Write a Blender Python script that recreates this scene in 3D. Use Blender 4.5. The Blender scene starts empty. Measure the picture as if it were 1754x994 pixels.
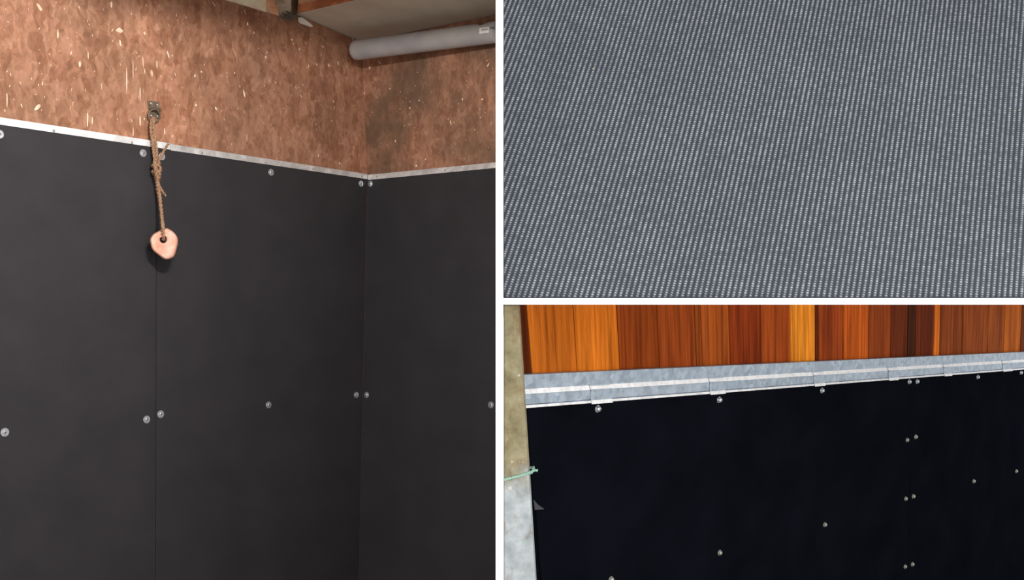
import bpy, bmesh, math, random
import numpy as np
from mathutils import Vector, Matrix, noise as mnoise

random.seed(7)
scene = bpy.context.scene
COL = scene.collection

# ------------------------------------------------------------------ camera, world, light, exposure
F, CX, CY, EYE = 1709.0, 855.5, 516.5, 1.6
cam_data = bpy.data.cameras.new('camera')
cam = bpy.data.objects.new('camera', cam_data)
COL.objects.link(cam)
cam.location = (0, 0, EYE)
cam.rotation_euler = (math.pi / 2, 0, 0)
cam_data.sensor_fit = 'HORIZONTAL'
cam_data.sensor_width = 36.0
cam_data.lens = F / 1754 * 36.0
cam_data.shift_x = (877 - CX) / 1754
cam_data.shift_y = (CY - 497) / 1754
cam_data.clip_start = 0.05
scene.camera = cam

world = bpy.data.worlds.new('overcast_sky')
scene.world = world
world.use_nodes = True
bg = world.node_tree.nodes['Background']
bg.inputs[0].default_value = (0.97, 0.98, 1.0, 1)
bg.inputs[1].default_value = 1.15

def area(name, loc, target, size, power, color=(1, 1, 1)):
    d = bpy.data.lights.new(name, 'AREA')
    d.shape = 'DISK'
    d.size = size
    d.energy = power
    d.color = color
    o = bpy.data.objects.new(name, d)
    COL.objects.link(o)
    o.location = loc
    o.rotation_euler = (Vector(target) - Vector(loc)).to_track_quat('-Z', 'Y').to_euler()
    return o

sl = area('stall_fill', (-0.35, 2.2, 2.68), (-1.25, 4.2, 1.9), 0.30, 40, (1.0, 0.98, 0.96))  # added fill without a fixture, brightens the left stall
sl.data.shape = 'RECTANGLE'; sl.data.size_y = 0.05
area('front_fill', (1.5, -0.4, 1.25), (0.9, 3.0, 1.3), 0.7, 42, (1.0, 0.97, 0.93))  # added fill from the front, brightens the planks and rail

scene.view_settings.view_transform = 'Standard'
scene.view_settings.look = 'None'
scene.view_settings.exposure = 0.0
scene.view_settings.gamma = 1.0
scene.view_settings.use_curve_mapping = False

# ------------------------------------------------------------------ geometry helpers
V = Vector
O = V((0, 0, EYE))
def ray(px, py):
    return V(((px - CX) / F, 1.0, (CY - py) / F))

class Plane:
    """plane through a point, n points towards the viewer's side"""
    def __init__(self, p, n):
        self.p = V(p); self.n = V(n).normalized()
        if self.n.dot(O - self.p) < 0: self.n = -self.n
    def at(self, px, py, off=0.0):
        d = ray(px, py)
        q = self.p + self.n * off
        t = (q - O).dot(self.n) / d.dot(self.n)
        return O + d * t
    def off(self, d):
        return Plane(self.p + self.n * d, self.n)
    def project(self, pt, direction):
        t = (self.p - pt).dot(self.n) / direction.dot(self.n)
        return pt + direction * t

WLOC = {}
def mk(name, verts, faces, mat, parent=None, origin=None, uvs=None, smooth=False, mats=None, midx=None):
    verts = [V(v) for v in verts]
    if origin is None:
        mn = [min(v[i] for v in verts) for i in range(3)]
        mx = [max(v[i] for v in verts) for i in range(3)]
        origin = V(((mn[0] + mx[0]) / 2, (mn[1] + mx[1]) / 2, mn[2]))
    origin = V(origin)
    me = bpy.data.meshes.new(name)
    me.from_pydata([v - origin for v in verts], [], faces)
    for m in (mats or [mat]): me.materials.append(m)
    if midx:
        for p, i in zip(me.polygons, midx): p.material_index = i
    if uvs:
        uvl = me.uv_layers.new(name='UVMap')
        for lp in me.loops: uvl.data[lp.index].uv = uvs[lp.vertex_index]
    if smooth:
        for p in me.polygons: p.use_smooth = True
    me.validate(); me.update()
    bm = bmesh.new(); bm.from_mesh(me)
    bmesh.ops.recalc_face_normals(bm, faces=bm.faces)
    bm.to_mesh(me); bm.free()
    o = bpy.data.objects.new(name, me)
    COL.objects.link(o)
    WLOC[o] = origin
    if parent is not None:
        o.parent = parent
        o.location = origin - WLOC[parent]
    else:
        o.location = origin
    return o

def place(name, mesh, loc, rot, parent):
    o = bpy.data.objects.new(name, mesh)
    COL.objects.link(o)
    o.parent = parent
    o.location = V(loc) - (WLOC[parent] if parent is not None else V((0, 0, 0)))
    o.rotation_euler = rot
    WLOC[o] = V(loc)
    return o

def tag(o, label, cat, group=None, kind=None):
    o['label'] = label
    o['category'] = cat
    if group: o['group'] = group
    if kind: o['kind'] = kind
    return o

def structure(o):
    o['kind'] = 'structure'
    return o

class MB:
    """collects shapes for one mesh"""
    def __init__(self):
        self.v = []; self.f = []; self.uv = []; self.mi = []
    def add(self, vs, fs, mi=0, uvs=None):
        b = len(self.v)
        self.v += [V(x) for x in vs]
        self.uv += list(uvs) if uvs else [(0, 0)] * len(vs)
        self.f += [tuple(b + i for i in f) for f in fs]
        self.mi += [mi] * len(fs)
        return self
    def prism(self, quad, back, mi=0, uvs=None):
        n = len(quad)
        vs = [V(q) for q in quad] + [V(q) + back for q in quad]
        fs = [tuple(range(n)), tuple(range(2 * n - 1, n - 1, -1))]
        fs += [(i, (i + 1) % n, (i + 1) % n + n, i + n) for i in range(n)]
        return self.add(vs, fs, mi, (list(uvs) * 2) if uvs else None)
    def tube(self, pts, r, sides=8, mi=0, closed=False):
        pts = [V(p) for p in pts]; n = len(pts)
        rr = r if isinstance(r, (list, tuple)) else [r] * n
        vs = []; up = None
        for i, p in enumerate(pts):
            a = pts[(i - 1) % n] if (closed or i) else p
            b = pts[(i + 1) % n] if (closed or i < n - 1) else p
            t = (b - a).normalized()
            if up is None:
                up = t.orthogonal().normalized()
            up = (up - t * up.dot(t)).normalized()
            s = t.cross(up)
            for k in range(sides):
                an = 2 * math.pi * k / sides
                vs.append(p + (up * math.cos(an) + s * math.sin(an)) * rr[i])
        fs = []
        for i in range(n if closed else n - 1):
            j = (i + 1) % n
            for k in range(sides):
                k2 = (k + 1) % sides
                fs.append((i * sides + k, i * sides + k2, j * sides + k2, j * sides + k))
        if not closed:
            fs.append(tuple(range(sides))); fs.append(tuple((n - 1) * sides + k for k in range(sides)))
        return self.add(vs, fs, mi)
    def lathe(self, prof, seg=20, mi=0, M=None):
        M = M or Matrix.Identity(4)
        vs = []
        for (r, h) in prof:
            for k in range(seg):
                a = 2 * math.pi * k / seg
                vs.append(M @ V((r * math.cos(a), r * math.sin(a), h)))
        fs = []
        for i in range(len(prof) - 1):
            for k in range(seg):
                k2 = (k + 1) % seg
                fs.append((i * seg + k, i * seg + k2, (i + 1) * seg + k2, (i + 1) * seg + k))
        fs.append(tuple(range(seg)))
        fs.append(tuple((len(prof) - 1) * seg + k for k in range(seg)))
        return self.add(vs, fs, mi)
    def build(self, name, mat, parent=None, origin=None, smooth=False, mats=None, uv=False):
        return mk(name, self.v, self.f, mat, parent, origin, self.uv if uv else None, smooth, mats, self.mi if mats else None)

def catmull(pts, k=6):
    pts = [V(p) for p in pts]; out = []
    P = [pts[0] * 2 - pts[1]] + pts + [pts[-1] * 2 - pts[-2]]
    for i in range(1, len(P) - 2):
        for s in range(k):
            t = s / k
            p0, p1, p2, p3 = P[i - 1], P[i], P[i + 1], P[i + 2]
            out.append(0.5 * ((2 * p1) + (p2 - p0) * t + (2 * p0 - 5 * p1 + 4 * p2 - p3) * t * t + (3 * p1 - p0 - 3 * p2 + p3) * t ** 3))
    out.append(pts[-1])
    return out

def bevel(o, w, seg=2, angle=0.6):
    m = o.modifiers.new('bevel', 'BEVEL'); m.width = w; m.segments = seg; m.limit_method = 'ANGLE'; m.angle_limit = angle
    return o

# ------------------------------------------------------------------ materials
def lin(r, g, b):
    f = lambda c: (c / 255) / 12.92 if c / 255 <= 0.04045 else ((c / 255 + 0.055) / 1.055) ** 2.4
    return (f(r), f(g), f(b), 1)

class NT:
    def __init__(self, name, rough=0.6, metal=0.0, spec=0.5):
        self.m = bpy.data.materials.new(name); self.m.use_nodes = True
        self.t = self.m.node_tree; self.b = self.t.nodes['Principled BSDF']
        self.b.inputs['Roughness'].default_value = rough
        self.b.inputs['Metallic'].default_value = metal
        self.b.inputs['Specular IOR Level'].default_value = spec
    def n(self, typ, **kw):
        nd = self.t.nodes.new(typ)
        for k, v in kw.items():
            if k.startswith('i_'):
                key = k[2:]
                key = int(key) if key.isdigit() else key.replace('_', ' ')
                nd.inputs[key].default_value = v
            else:
                setattr(nd, k, v)
        return nd
    def l(self, a, b): self.t.links.new(a, b)
    def uv(self, scale=(1, 1, 1), rot=0.0, src='UV', loc=(0, 0, 0)):
        tc = self.n('ShaderNodeTexCoord'); mp = self.n('ShaderNodeMapping')
        mp.inputs['Scale'].default_value = scale
        mp.inputs['Rotation'].default_value = (0, 0, rot)
        mp.inputs['Location'].default_value = loc
        self.l(tc.outputs[src], mp.inputs[0])
        return mp.outputs[0]
    def noise(self, vec, scale, detail=4, rough=0.55, dist=0.0):
        nd = self.n('ShaderNodeTexNoise'); nd.inputs['Scale'].default_value = scale
        nd.inputs['Detail'].default_value = detail; nd.inputs['Roughness'].default_value = rough
        nd.inputs['Distortion'].default_value = dist
        self.l(vec, nd.inputs['Vector']); return nd.outputs['Fac'], nd.outputs['Color']
    def ramp(self, fac, stops, interp='LINEAR'):
        r = self.n('ShaderNodeValToRGB'); cr = r.color_ramp; cr.interpolation = interp
        while len(cr.elements) < len(stops): cr.elements.new(0.5)
        for e, (p, c) in zip(cr.elements, stops):
            e.position = p; e.color = c if len(c) == 4 else (*c, 1)
        self.l(fac, r.inputs[0]); return r.outputs[0]
    def mix(self, fac, a, b, mode='MIX'):
        m = self.n('ShaderNodeMix'); m.data_type = 'RGBA'; m.blend_type = mode
        for val, idx in ((fac, 0), (a, 6), (b, 7)):
            if hasattr(val, 'links') or hasattr(val, 'is_linked'): self.l(val, m.inputs[idx])
            else: m.inputs[idx].default_value = val
        return m.outputs[2]
    def base(self, c):
        if hasattr(c, 'is_linked'): self.l(c, self.b.inputs['Base Color'])
        else: self.b.inputs['Base Color'].default_value = c
        return self
    def bump(self, h, strength=0.3, dist=0.01):
        bp = self.n('ShaderNodeBump'); bp.inputs['Strength'].default_value = strength; bp.inputs['Distance'].default_value = dist
        self.l(h, bp.inputs['Height']); self.l(bp.outputs[0], self.b.inputs['Normal']); return self
    def rough(self, sock): self.l(sock, self.b.inputs['Roughness']); return self

G = lambda v: (v, v, v, 1)

def plain_noise(name, c1, c2, scale, rough, metal=0.0, src='Object', bump=0.0, spec=0.5, detail=4, lo=0.35, hi=0.65):
    k = NT(name, rough, metal, spec)
    f, _ = k.noise(k.uv(src=src), scale, detail)
    k.base(k.ramp(f, [(lo, c1), (hi, c2)]))
    if bump: k.bump(f, bump, 0.004)
    return k.m

def make_osb(name, tones, dirt_shade_amount):
    k = NT(name, 0.75, 0, 0.25)
    base_uv = k.uv()
    nf, nc = k.noise(base_uv, 9, 3)
    off = k.n('ShaderNodeMix'); off.data_type = 'RGBA'; off.blend_type = 'LINEAR_LIGHT'
    off.inputs[0].default_value = 0.035
    k.l(base_uv, off.inputs[6]); k.l(nc, off.inputs[7])
    nf2, nc2 = k.noise(base_uv, 55, 3)
    off2 = k.n('ShaderNodeMix'); off2.data_type = 'RGBA'; off2.blend_type = 'LINEAR_LIGHT'
    off2.inputs[0].default_value = 0.006
    k.l(off.outputs[2], off2.inputs[6]); k.l(nc2, off2.inputs[7])
    warped = off2.outputs[2]
    layers = []
    for i, (sx, sy, rot) in enumerate(((22, 10, 0.2), (34, 12, -0.45), (40, 14, 1.0), (30, 24, -0.9))):
        mp = k.n('ShaderNodeMapping'); mp.inputs['Scale'].default_value = (sx, sy, 1); mp.inputs['Rotation'].default_value = (0, 0, rot)
        mp.inputs['Location'].default_value = (i * 3.3, i * 1.7, 0)
        k.l(warped, mp.inputs[0])
        vo = k.n('ShaderNodeTexVoronoi'); vo.feature = 'SMOOTH_F1'; vo.inputs['Smoothness'].default_value = (0.3, 0.15, 0.1, 0.2)[i]; vo.inputs['Scale'].default_value = 1.0; vo.inputs['Randomness'].default_value = 1.0
        k.l(mp.outputs[0], vo.inputs['Vector'])
        sep = k.n('ShaderNodeSeparateColor'); k.l(vo.outputs['Color'], sep.inputs[0])
        layers.append((sep.outputs[0], sep.outputs[1], vo.outputs['Distance']))
    col = k.ramp(layers[0][0], [(0, tones[0]), (0.35, tones[1]), (0.7, tones[2]), (1, tones[1])])
    for i in (1, 2, 3):
        c2 = k.ramp(layers[i][0], [(0, tones[1]), (0.3, tones[2]), (0.62, tones[0]), (0.92, tones[3]), (1.0, tones[1])])
        sel = k.ramp(layers[i][1], [(0.55, G(0)), (0.62, G(0.55))])
        col = k.mix(sel, col, c2)
    vf = k.n('ShaderNodeTexVoronoi'); vf.feature = 'SMOOTH_F1'; vf.inputs['Smoothness'].default_value = 0.15
    mpf = k.n('ShaderNodeMapping'); mpf.inputs['Scale'].default_value = (85, 45, 1); mpf.inputs['Rotation'].default_value = (0, 0, -0.25)
    k.l(warped, mpf.inputs[0]); k.l(mpf.outputs[0], vf.inputs['Vector']); vf.inputs['Scale'].default_value = 1.0
    sf = k.n('ShaderNodeSeparateColor'); k.l(vf.outputs['Color'], sf.inputs[0])
    col = k.mix(0.5, col, k.ramp(sf.outputs[2], [(0.15, (0.7, 0.67, 0.65, 1)), (0.45, G(1)), (0.7, G(1)), (0.88, (1.28, 1.32, 1.36, 1))]), 'MULTIPLY')
    # fine fibre grain, vertical
    g, _ = k.noise(k.uv((60, 22, 1)), 1.8, 5, 0.7)
    col = k.mix(0.35, col, k.ramp(g, [(0.3, G(0.6)), (0.7, G(1.3))]), 'MULTIPLY')
    b, _ = k.noise(k.uv(), 2.2, 4)
    col = k.mix(0.5, col, k.ramp(b, [(0.3, G(0.72)), (0.7, G(1.2))]), 'MULTIPLY')
    # dust and grime patches, offset so end-wall shade goes into the colour too
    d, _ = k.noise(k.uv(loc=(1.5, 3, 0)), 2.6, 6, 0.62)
    col = k.mix(k.ramp(d, [(0.36, G(0)), (0.62, G(dirt_shade_amount))]), col, lin(96, 78, 62))
    # small pale splinters
    s, _ = k.noise(k.uv((95, 34, 1)), 1.0, 2, 0.5, 0.6)
    col = k.mix(k.ramp(s, [(0.735, G(0)), (0.765, G(0.75))]), col, lin(226, 178, 140))
    # dark pits
    q, _ = k.noise(k.uv((90, 45, 1), loc=(9, 2, 0)), 1.0, 2, 0.5)
    col = k.mix(k.ramp(q, [(0.72, G(0)), (0.77, G(0.6))]), col, lin(70, 38, 26))
    k.base(col)
    k.bump(layers[1][0], 0.1, 0.003)
    return k.m

OSB_T = [lin(152, 102, 75), lin(170, 119, 91), lin(186, 136, 108), lin(138, 90, 66)]
M_OSB = make_osb('osb_board', OSB_T, 0.3)
M_OSB2 = make_osb('osb_board_grimy_shaded', OSB_T, 0.8)
M_SPECK = plain_noise('pale_splinter', lin(214, 172, 138), lin(246, 226, 202), 14, 0.7)

def make_rubber(name, c1, c2, rough, spec):
    k = NT(name, rough, 0, spec)
    f, _ = k.noise(k.uv(), 5, 6, 0.6)
    g, _ = k.noise(k.uv(), 420, 2, 0.6)
    col = k.ramp(f, [(0.3, c1), (0.7, c2)])
    col = k.mix(0.5, col, k.ramp(g, [(0.3, G(0.8)), (0.7, G(1.2))]), 'MULTIPLY')
    k.base(col); k.bump(g, 0.25, 0.0008)
    return k.m
M_RUB = make_rubber('black_rubber', lin(45, 43, 45), lin(53, 50, 52), 0.7, 0.25)
M_RUB2 = make_rubber('deep_black_rubber', lin(13, 14, 20), lin(18, 20, 27), 0.9, 0.0)
M_RUB3 = make_rubber('worn_rubber', lin(60, 60, 66), lin(84, 84, 88), 0.7, 0.25)

def make_metal(name, c1, c2, scale, rough, metal):
    k = NT(name, rough, metal, 0.5)
    vo = k.n('ShaderNodeTexVoronoi'); vo.inputs['Scale'].default_value = scale
    k.l(k.uv(src='Object'), vo.inputs['Vector'])
    f, _ = k.noise(k.uv(src='Object'), scale * 0.6, 5, 0.65)
    sep = k.n('ShaderNodeSeparateColor'); k.l(vo.outputs['Color'], sep.inputs[0])
    col = k.ramp(sep.outputs[0], [(0, c1), (1, c2)])
    col = k.mix(0.7, col, k.ramp(f, [(0.32, G(0.72)), (0.66, G(1.2))]), 'MULTIPLY')
    k.base(col)
    k.rough(k.ramp(f, [(0.3, G(max(rough - 0.1, 0.05))), (0.7, G(rough + 0.12))]))
    k.bump(f, 0.12, 0.003)
    return k.m
M_ALU = make_metal('dull_aluminium', lin(236, 235, 233), lin(244, 243, 242), 25, 0.42, 0.35)
M_ALUDUST = make_metal('scuffed_aluminium', lin(200, 197, 193), lin(226, 223, 220), 30, 0.45, 0.4)
M_GALV = make_metal('galvanised_steel', lin(150, 164, 178), lin(182, 195, 207), 60, 0.5, 0.35)
M_RAIL_GLINT = make_metal('painted_rail_glint', lin(250, 251, 252), lin(254, 254, 254), 75, 0.5, 0.0)  # near-white colour paints the highlight along the rail's ledge and lip
M_ZINC = make_metal('zinc_screw', lin(196, 200, 203), lin(226, 229, 231), 300, 0.33, 0.8)
M_ZINCDULL = make_metal('weathered_screw', lin(160, 158, 145), lin(196, 194, 184), 300, 0.45, 0.6)
M_RECESS = plain_noise('screw_recess', lin(40, 40, 42), lin(66, 66, 68), 300, 0.6, 0.3)
M_IRON = plain_noise('rusty_iron', lin(92, 76, 60), lin(134, 116, 96), 90, 0.6, 0.35, bump=0.3)
M_WHITE = plain_noise('white_paint', lin(249, 249, 249), lin(251, 251, 251), 6, 0.6)
M_FLOOR = plain_noise('concrete_floor', lin(120, 116, 108), lin(140, 136, 128), 3, 0.85, bump=0.1)
M_ROOF = plain_noise('grey_roof_sheet', lin(196, 188, 170), lin(210, 202, 186), 5, 0.65, spec=0.3)
M_ROOFUP = plain_noise('upper_roof_boards', lin(120, 96, 74), lin(140, 112, 86), 4, 0.8)
M_PIPE = plain_noise('grey_plastic_pipe', lin(160, 157, 158), lin(178, 172, 168), 9, 0.45, spec=0.4)
M_PAPER = plain_noise('white_paper', lin(236, 234, 230), lin(246, 245, 242), 60, 0.7)
M_INK = plain_noise('printed_ink', lin(70, 68, 68), lin(90, 88, 88), 60, 0.7)
M_CREAM = plain_noise('cream_insulation', lin(240, 216, 176), lin(252, 244, 222), 14, 0.85, bump=0.4)
M_WEB = plain_noise('dusty_cobweb', lin(190, 174, 150), lin(224, 210, 188), 30, 0.9)
M_WEBD = plain_noise('dark_cobweb', lin(96, 88, 78), lin(140, 128, 112), 30, 0.9)
M_FLAKE = plain_noise('pale_flake', lin(238, 230, 220), lin(248, 243, 236), 30, 0.8)
M_TWINE = plain_noise('green_twine', lin(140, 190, 170), lin(176, 212, 196), 160, 0.6)
M_CRUMB = plain_noise('straw_crumb', lin(200, 170, 130), lin(220, 196, 160), 90, 0.8)

def make_beam():
    k = NT('orange_softwood', 0.75, 0, 0.25)
    f, _ = k.noise(k.uv((2, 40, 40), src='Object'), 1.2, 5, 0.6)
    col = k.ramp(f, [(0.25, lin(214, 150, 110)), (0.5, lin(236, 176, 134)), (0.75, lin(244, 196, 160))])
    d, _ = k.noise(k.uv(src='Object'), 7, 5, 0.6)
    col = k.mix(k.ramp(d, [(0.5, G(0)), (0.62, G(0.7))]), col, lin(206, 182, 156))
    k.base(col); return k.m
M_BEAM = make_beam()
def make_batten():
    k = NT('red_brown_batten', 0.75, 0, 0.25)
    f, _ = k.noise(k.uv((2, 30, 30), src='Object'), 1.2, 5, 0.6)
    d, _ = k.noise(k.uv(src='Object'), 8, 3, 0.5)
    col = k.ramp(f, [(0.3, lin(206, 132, 90)), (0.7, lin(228, 150, 104))])
    col = k.mix(k.ramp(d, [(0.48, G(0)), (0.54, G(0.75))]), col, lin(160, 94, 66))
    k.base(col); return k.m
M_BATTEN = make_batten()

def make_planks():
    k = NT('varnished_plank', 0.7, 0, 0.03)
    at = k.n('ShaderNodeVertexColor'); at.layer_name = 'plank_tone'
    g1, _ = k.noise(k.uv((70, 2.2, 1)), 1.0, 6, 0.65, 0.3)
    g2, _ = k.noise(k.uv((230, 5, 1)), 1.0, 4, 0.7)
    g3, _ = k.noise(k.uv((14, 3, 1)), 1.0, 4, 0.5, 0.8)
    col = k.mix(0.8, at.outputs[0], k.ramp(g1, [(0.32, (0.4, 0.3, 0.25, 1)), (0.5, G(1)), (0.68, (1.4, 1.55, 1.6, 1))]), 'MULTIPLY')
    col = k.mix(0.6, col, k.ramp(g2, [(0.3, G(0.6)), (0.7, G(1.35))]), 'MULTIPLY')
    col = k.mix(0.6, col, k.ramp(g3, [(0.3, G(0.65)), (0.7, G(1.3))]), 'MULTIPLY')
    k.base(col); k.bump(g2, 0.15, 0.002)
    return k.m
M_PLANK = make_planks()

def make_post():
    k = NT('stained_galvanised_post', 0.65, 0, 0.3)
    f, _ = k.noise(k.uv(src='Object'), 26, 7, 0.65)
    base = k.ramp(f, [(0.25, lin(104, 93, 64)), (0.5, lin(146, 136, 104)), (0.75, lin(176, 167, 138))])
    galv = k.ramp(f, [(0.3, lin(146, 154, 156)), (0.7, lin(200, 206, 208))])
    tc = k.n('ShaderNodeTexCoord'); sx = k.n('ShaderNodeSeparateXYZ'); k.l(tc.outputs['Object'], sx.inputs[0])
    f2, _ = k.noise(k.uv(src='Object', loc=(3, 3, 3)), 14, 4, 0.6)
    ma = k.n('ShaderNodeMath', operation='MULTIPLY_ADD'); k.l(f2, ma.inputs[0]); ma.inputs[1].default_value = 0.16; k.l(sx.outputs[2], ma.inputs[2])
    # lower part of the post is bare zinc, higher up it is stained with algae and rust
    lo = k.ramp(ma.outputs[0], [(0.0, G(1)), (1.0, G(1))])
    mr = k.n('ShaderNodeMapRange'); k.l(ma.outputs[0], mr.inputs[0])
    mr.inputs[1].default_value = 1.29; mr.inputs[2].default_value = 1.35; mr.inputs[3].default_value = 1.0; mr.inputs[4].default_value = 0.0
    col = k.mix(mr.outputs[0], base, galv)
    r, _ = k.noise(k.uv((1, 1, 0.6), src='Object', loc=(1, 5, 2)), 24, 5, 0.6)
    col = k.mix(k.ramp(r, [(0.55, G(0)), (0.68, G(0.6))]), col, lin(120, 82, 40))
    w, _ = k.noise(k.uv((1, 1, 0.7), src='Object', loc=(7, 1, 2)), 42, 4, 0.55)
    col = k.mix(k.ramp(w, [(0.66, G(0)), (0.7, G(0.7))]), col, lin(226, 220, 204))
    k.base(col); k.bump(f, 0.3, 0.003)
    return k.m
M_POST = make_post()

def make_jute():
    k = NT('jute_rope', 0.9, 0, 0.1)
    f, _ = k.noise(k.uv((1, 1, 1), src='Object'), 130, 4, 0.7)
    k.base(k.ramp(f, [(0.3, lin(120, 88, 66)), (0.55, lin(166, 130, 102)), (0.8, lin(196, 164, 136))]))
    k.bump(f, 0.5, 0.003); return k.m
M_ROPE = make_jute()

def make_salt():
    k = NT('pink_rock_salt', 0.45, 0, 0.4)
    f, _ = k.noise(k.uv(src='Object'), 26, 5, 0.6)
    g, _ = k.noise(k.uv(src='Object', loc=(2, 2, 2)), 60, 4, 0.6)
    col = k.ramp(f, [(0.3, lin(206, 140, 114)), (0.5, lin(222, 164, 140)), (0.72, lin(236, 198, 178))])
    col = k.mix(k.ramp(g, [(0.6, G(0)), (0.72, G(0.5))]), col, lin(200, 128, 102))
    k.base(col); k.bump(f, 0.25, 0.004)
    k.b.inputs['Subsurface Weight'].default_value = 0.15
    k.b.inputs['Subsurface Radius'].default_value = (0.02, 0.01, 0.006)
    return k.m
M_SALT = make_salt()

def make_mat():
    k = NT('grey_ribbed_rubber', 0.55, 0, 0.35)
    at = k.n('ShaderNodeVertexColor'); at.layer_name = 'relief_light'
    f, _ = k.noise(k.uv(src='Object'), 4, 5, 0.6)
    h, _ = k.noise(k.uv(src='Object'), 90, 3, 0.6)
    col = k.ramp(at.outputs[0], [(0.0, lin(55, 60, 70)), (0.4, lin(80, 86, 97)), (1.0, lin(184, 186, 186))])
    col = k.mix(0.6, col, k.ramp(f, [(0.3, G(0.82)), (0.7, G(1.15))]), 'MULTIPLY')
    col = k.mix(0.5, col, k.ramp(h, [(0.3, G(0.8)), (0.7, G(1.2))]), 'MULTIPLY')
    k.base(col); return k.m
M_MAT = make_mat()

# ------------------------------------------------------------------ shared layout
# stall corner on the left: rubber face planes
DL = V(((2057 - CX) / F, 1, 0))                  # along the left wall, away from the viewer
DR = V(((-1575 - CX) / F, 1, 0))                 # along the end wall, away from the viewer
UP = V((0, 0, 1))
ZL0 = 3.43
PL = Plane((-CX / F * ZL0, ZL0, EYE), DL.cross(UP))
c_top = PL.at(629.5, 300); c_bot = PL.at(614.5, 994)
cdir = (c_top - c_bot).normalized()
PR = Plane(c_top, cdir.cross(DR))
PLO = PL.off(-0.010)                             # board behind the rubber
o_top = PLO.at(621, 110); o_mid = PLO.at(629, 300)
PRO = Plane(o_mid, (o_top - o_mid).cross(DR))
XF_L, XF_R = (849 - CX) / F * 2.0, (862.2 - CX) / F * 2.0   # faces of the white partition
ROOF_Z = EYE + 1.28
TOP_Z = 3.45

def corner_at(z, top=o_mid, d=(o_top - o_mid)):
    return top + d * ((z - top.z) / d.z)

# ------------------------------------------------------------------ structure
def box(name, lo, hi, mat, parent=None):
    x0, y0, z0 = lo; x1, y1, z1 = hi
    vs = [(x0, y0, z0), (x1, y0, z0), (x1, y1, z0), (x0, y1, z0), (x0, y0, z1), (x1, y0, z1), (x1, y1, z1), (x0, y1, z1)]
    fs = [(0, 1, 2, 3), (4, 5, 6, 7), (0, 1, 5, 4), (1, 2, 6, 5), (2, 3, 7, 6), (3, 0, 4, 7)]
    return mk(name, vs, fs, mat, parent)

structure(box('floor', (-4.2, -2.5, -0.1), (4.2, 5.6, 0.0), M_FLOOR))
structure(box('wall_middle', (XF_L, 2.0, 0.0), (XF_R, 5.2, TOP_Z), M_WHITE))
SH_LO, SH_HI = EYE - (522 - CY) / F * 2.0, EYE - (511 - CY) / F * 2.0
structure(box('floor_upper', (XF_R, 2.0, SH_LO), (2.75, 5.2, SH_HI), M_WHITE))
structure(box('shade_lintel', (-2.55, 2.62, 2.698), (XF_L - 0.001, 2.68, TOP_Z), M_ROOFUP))  # unseen lintel, added to cast the dark band along the wall top
structure(box('ceiling_upper', (-3.4, 1.9, TOP_Z), (2.75, 5.5, TOP_Z + 0.08), M_ROOFUP))

def uvp(pts, plane, horiz):
    h = V(horiz).normalized()
    return [((p - V((0, 0, 0))).dot(h), p.z) for p in pts]

def specks(mb, plane, off, spots, horiz):
    h = V(horiz).normalized()
    for (px, py, w, hh, ang) in spots:
        c = plane.at(px, py, off)
        d = (c - O).length / F
        n = 9
        pts = []
        for i in range(n):
            a = 2 * math.pi * i / n
            rx = w * 0.38 * random.uniform(0.65, 1.15); ry = hh * 0.46 * random.uniform(0.75, 1.1)
            x, y = rx * math.cos(a), ry * math.sin(a)
            x, y = x * math.cos(ang) - y * math.sin(ang), x * math.sin(ang) + y * math.cos(ang)
            pts.append(c + h * (x * d * 1.3) + UP * (y * d))
        mb.add(pts, [tuple(range(n))], 1)

# left board wall
mb = MB()
pA = PLO.p + DL * ((2.0 - PLO.p.y) / DL.y)
z_plate = ROOF_Z
z_beam = ROOF_Z + 0.033
st_ = PLO.at(502, 24)
q = [V((pA.x, pA.y, 0)), corner_at(0), corner_at(z_plate), V((st_.x + DL.x * 0.006, st_.y + DL.y * 0.006, z_beam)), V((st_.x, st_.y, z_plate)), V((pA.x, pA.y, z_plate))]
for i in (1, 2):   # keep strictly in plane
    q[i] = PLO.project(q[i], V((0, 1, 0)))
mb.prism(q, -PLO.n * 0.018, 0, uvp(q, PLO, DL))
spots = [(67, 12, 7, 14, 0.5), (64, 184, 7, 17, -0.5), (217, 140, 2.2, 56, 0), (228, 119, 2, 32, 0), (245, 106, 3, 20, 0.05),
         (260, 126, 5, 13, 0.1), (240, 161, 2, 28, 0), (240, 207, 3, 22, 0), (151, 94, 2.2, 14, 0), (137, 110, 4, 11, 0),
         (174, 148, 2.2, 12, 0), (99, 58, 3.4, 16, 0), (150, 205, 3, 24, 0), (158, 206, 2, 13, 0), (288, 93, 3.2, 14, 0.3),
         (282, 225, 2.6, 12, 0), (228, 226, 2, 18, 0), (370, 186, 4.5, 7, 0.4), (424, 41, 4, 7, 0), (423, 236, 2, 16, 0),
         (191, 8, 3, 14, 0), (12, 170, 2.4, 26, 0), (205, 52, 15, 9, 0.2), (206, 74, 4, 12, 0.2), (269, 110, 2.4, 14, 0),
         (248, 122, 2, 10, 0), (248, 57, 5, 7, 0), (334, 130, 3, 5, 0), (336, 180, 4, 5, 0), (345, 123, 3, 3, 0),
         (402, 125, 3, 4, 0), (418, 160, 4, 14, 0.2), (435, 56, 3, 5, 0), (455, 98, 4, 5, 0), (553, 80, 4, 5, 0.8), (563, 112, 5, 7, 0),
         (579, 108, 3, 9, 0), (536, 59, 4, 2, 0), (513, 84, 2.4, 9, -0.5), (500, 68, 4, 4, 0), (524, 73, 2.4, 6, 0.4), (562, 14, 3, 12, -0.4),
         (571, 40, 4, 1.6, 0), (588, 31, 2.4, 2.4, 0), (582, 280, 4, 5, 0), (571, 174, 3, 5, 0), (423, 235, 3, 14, 0), (436, 12, 2, 4, 0)]
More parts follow.
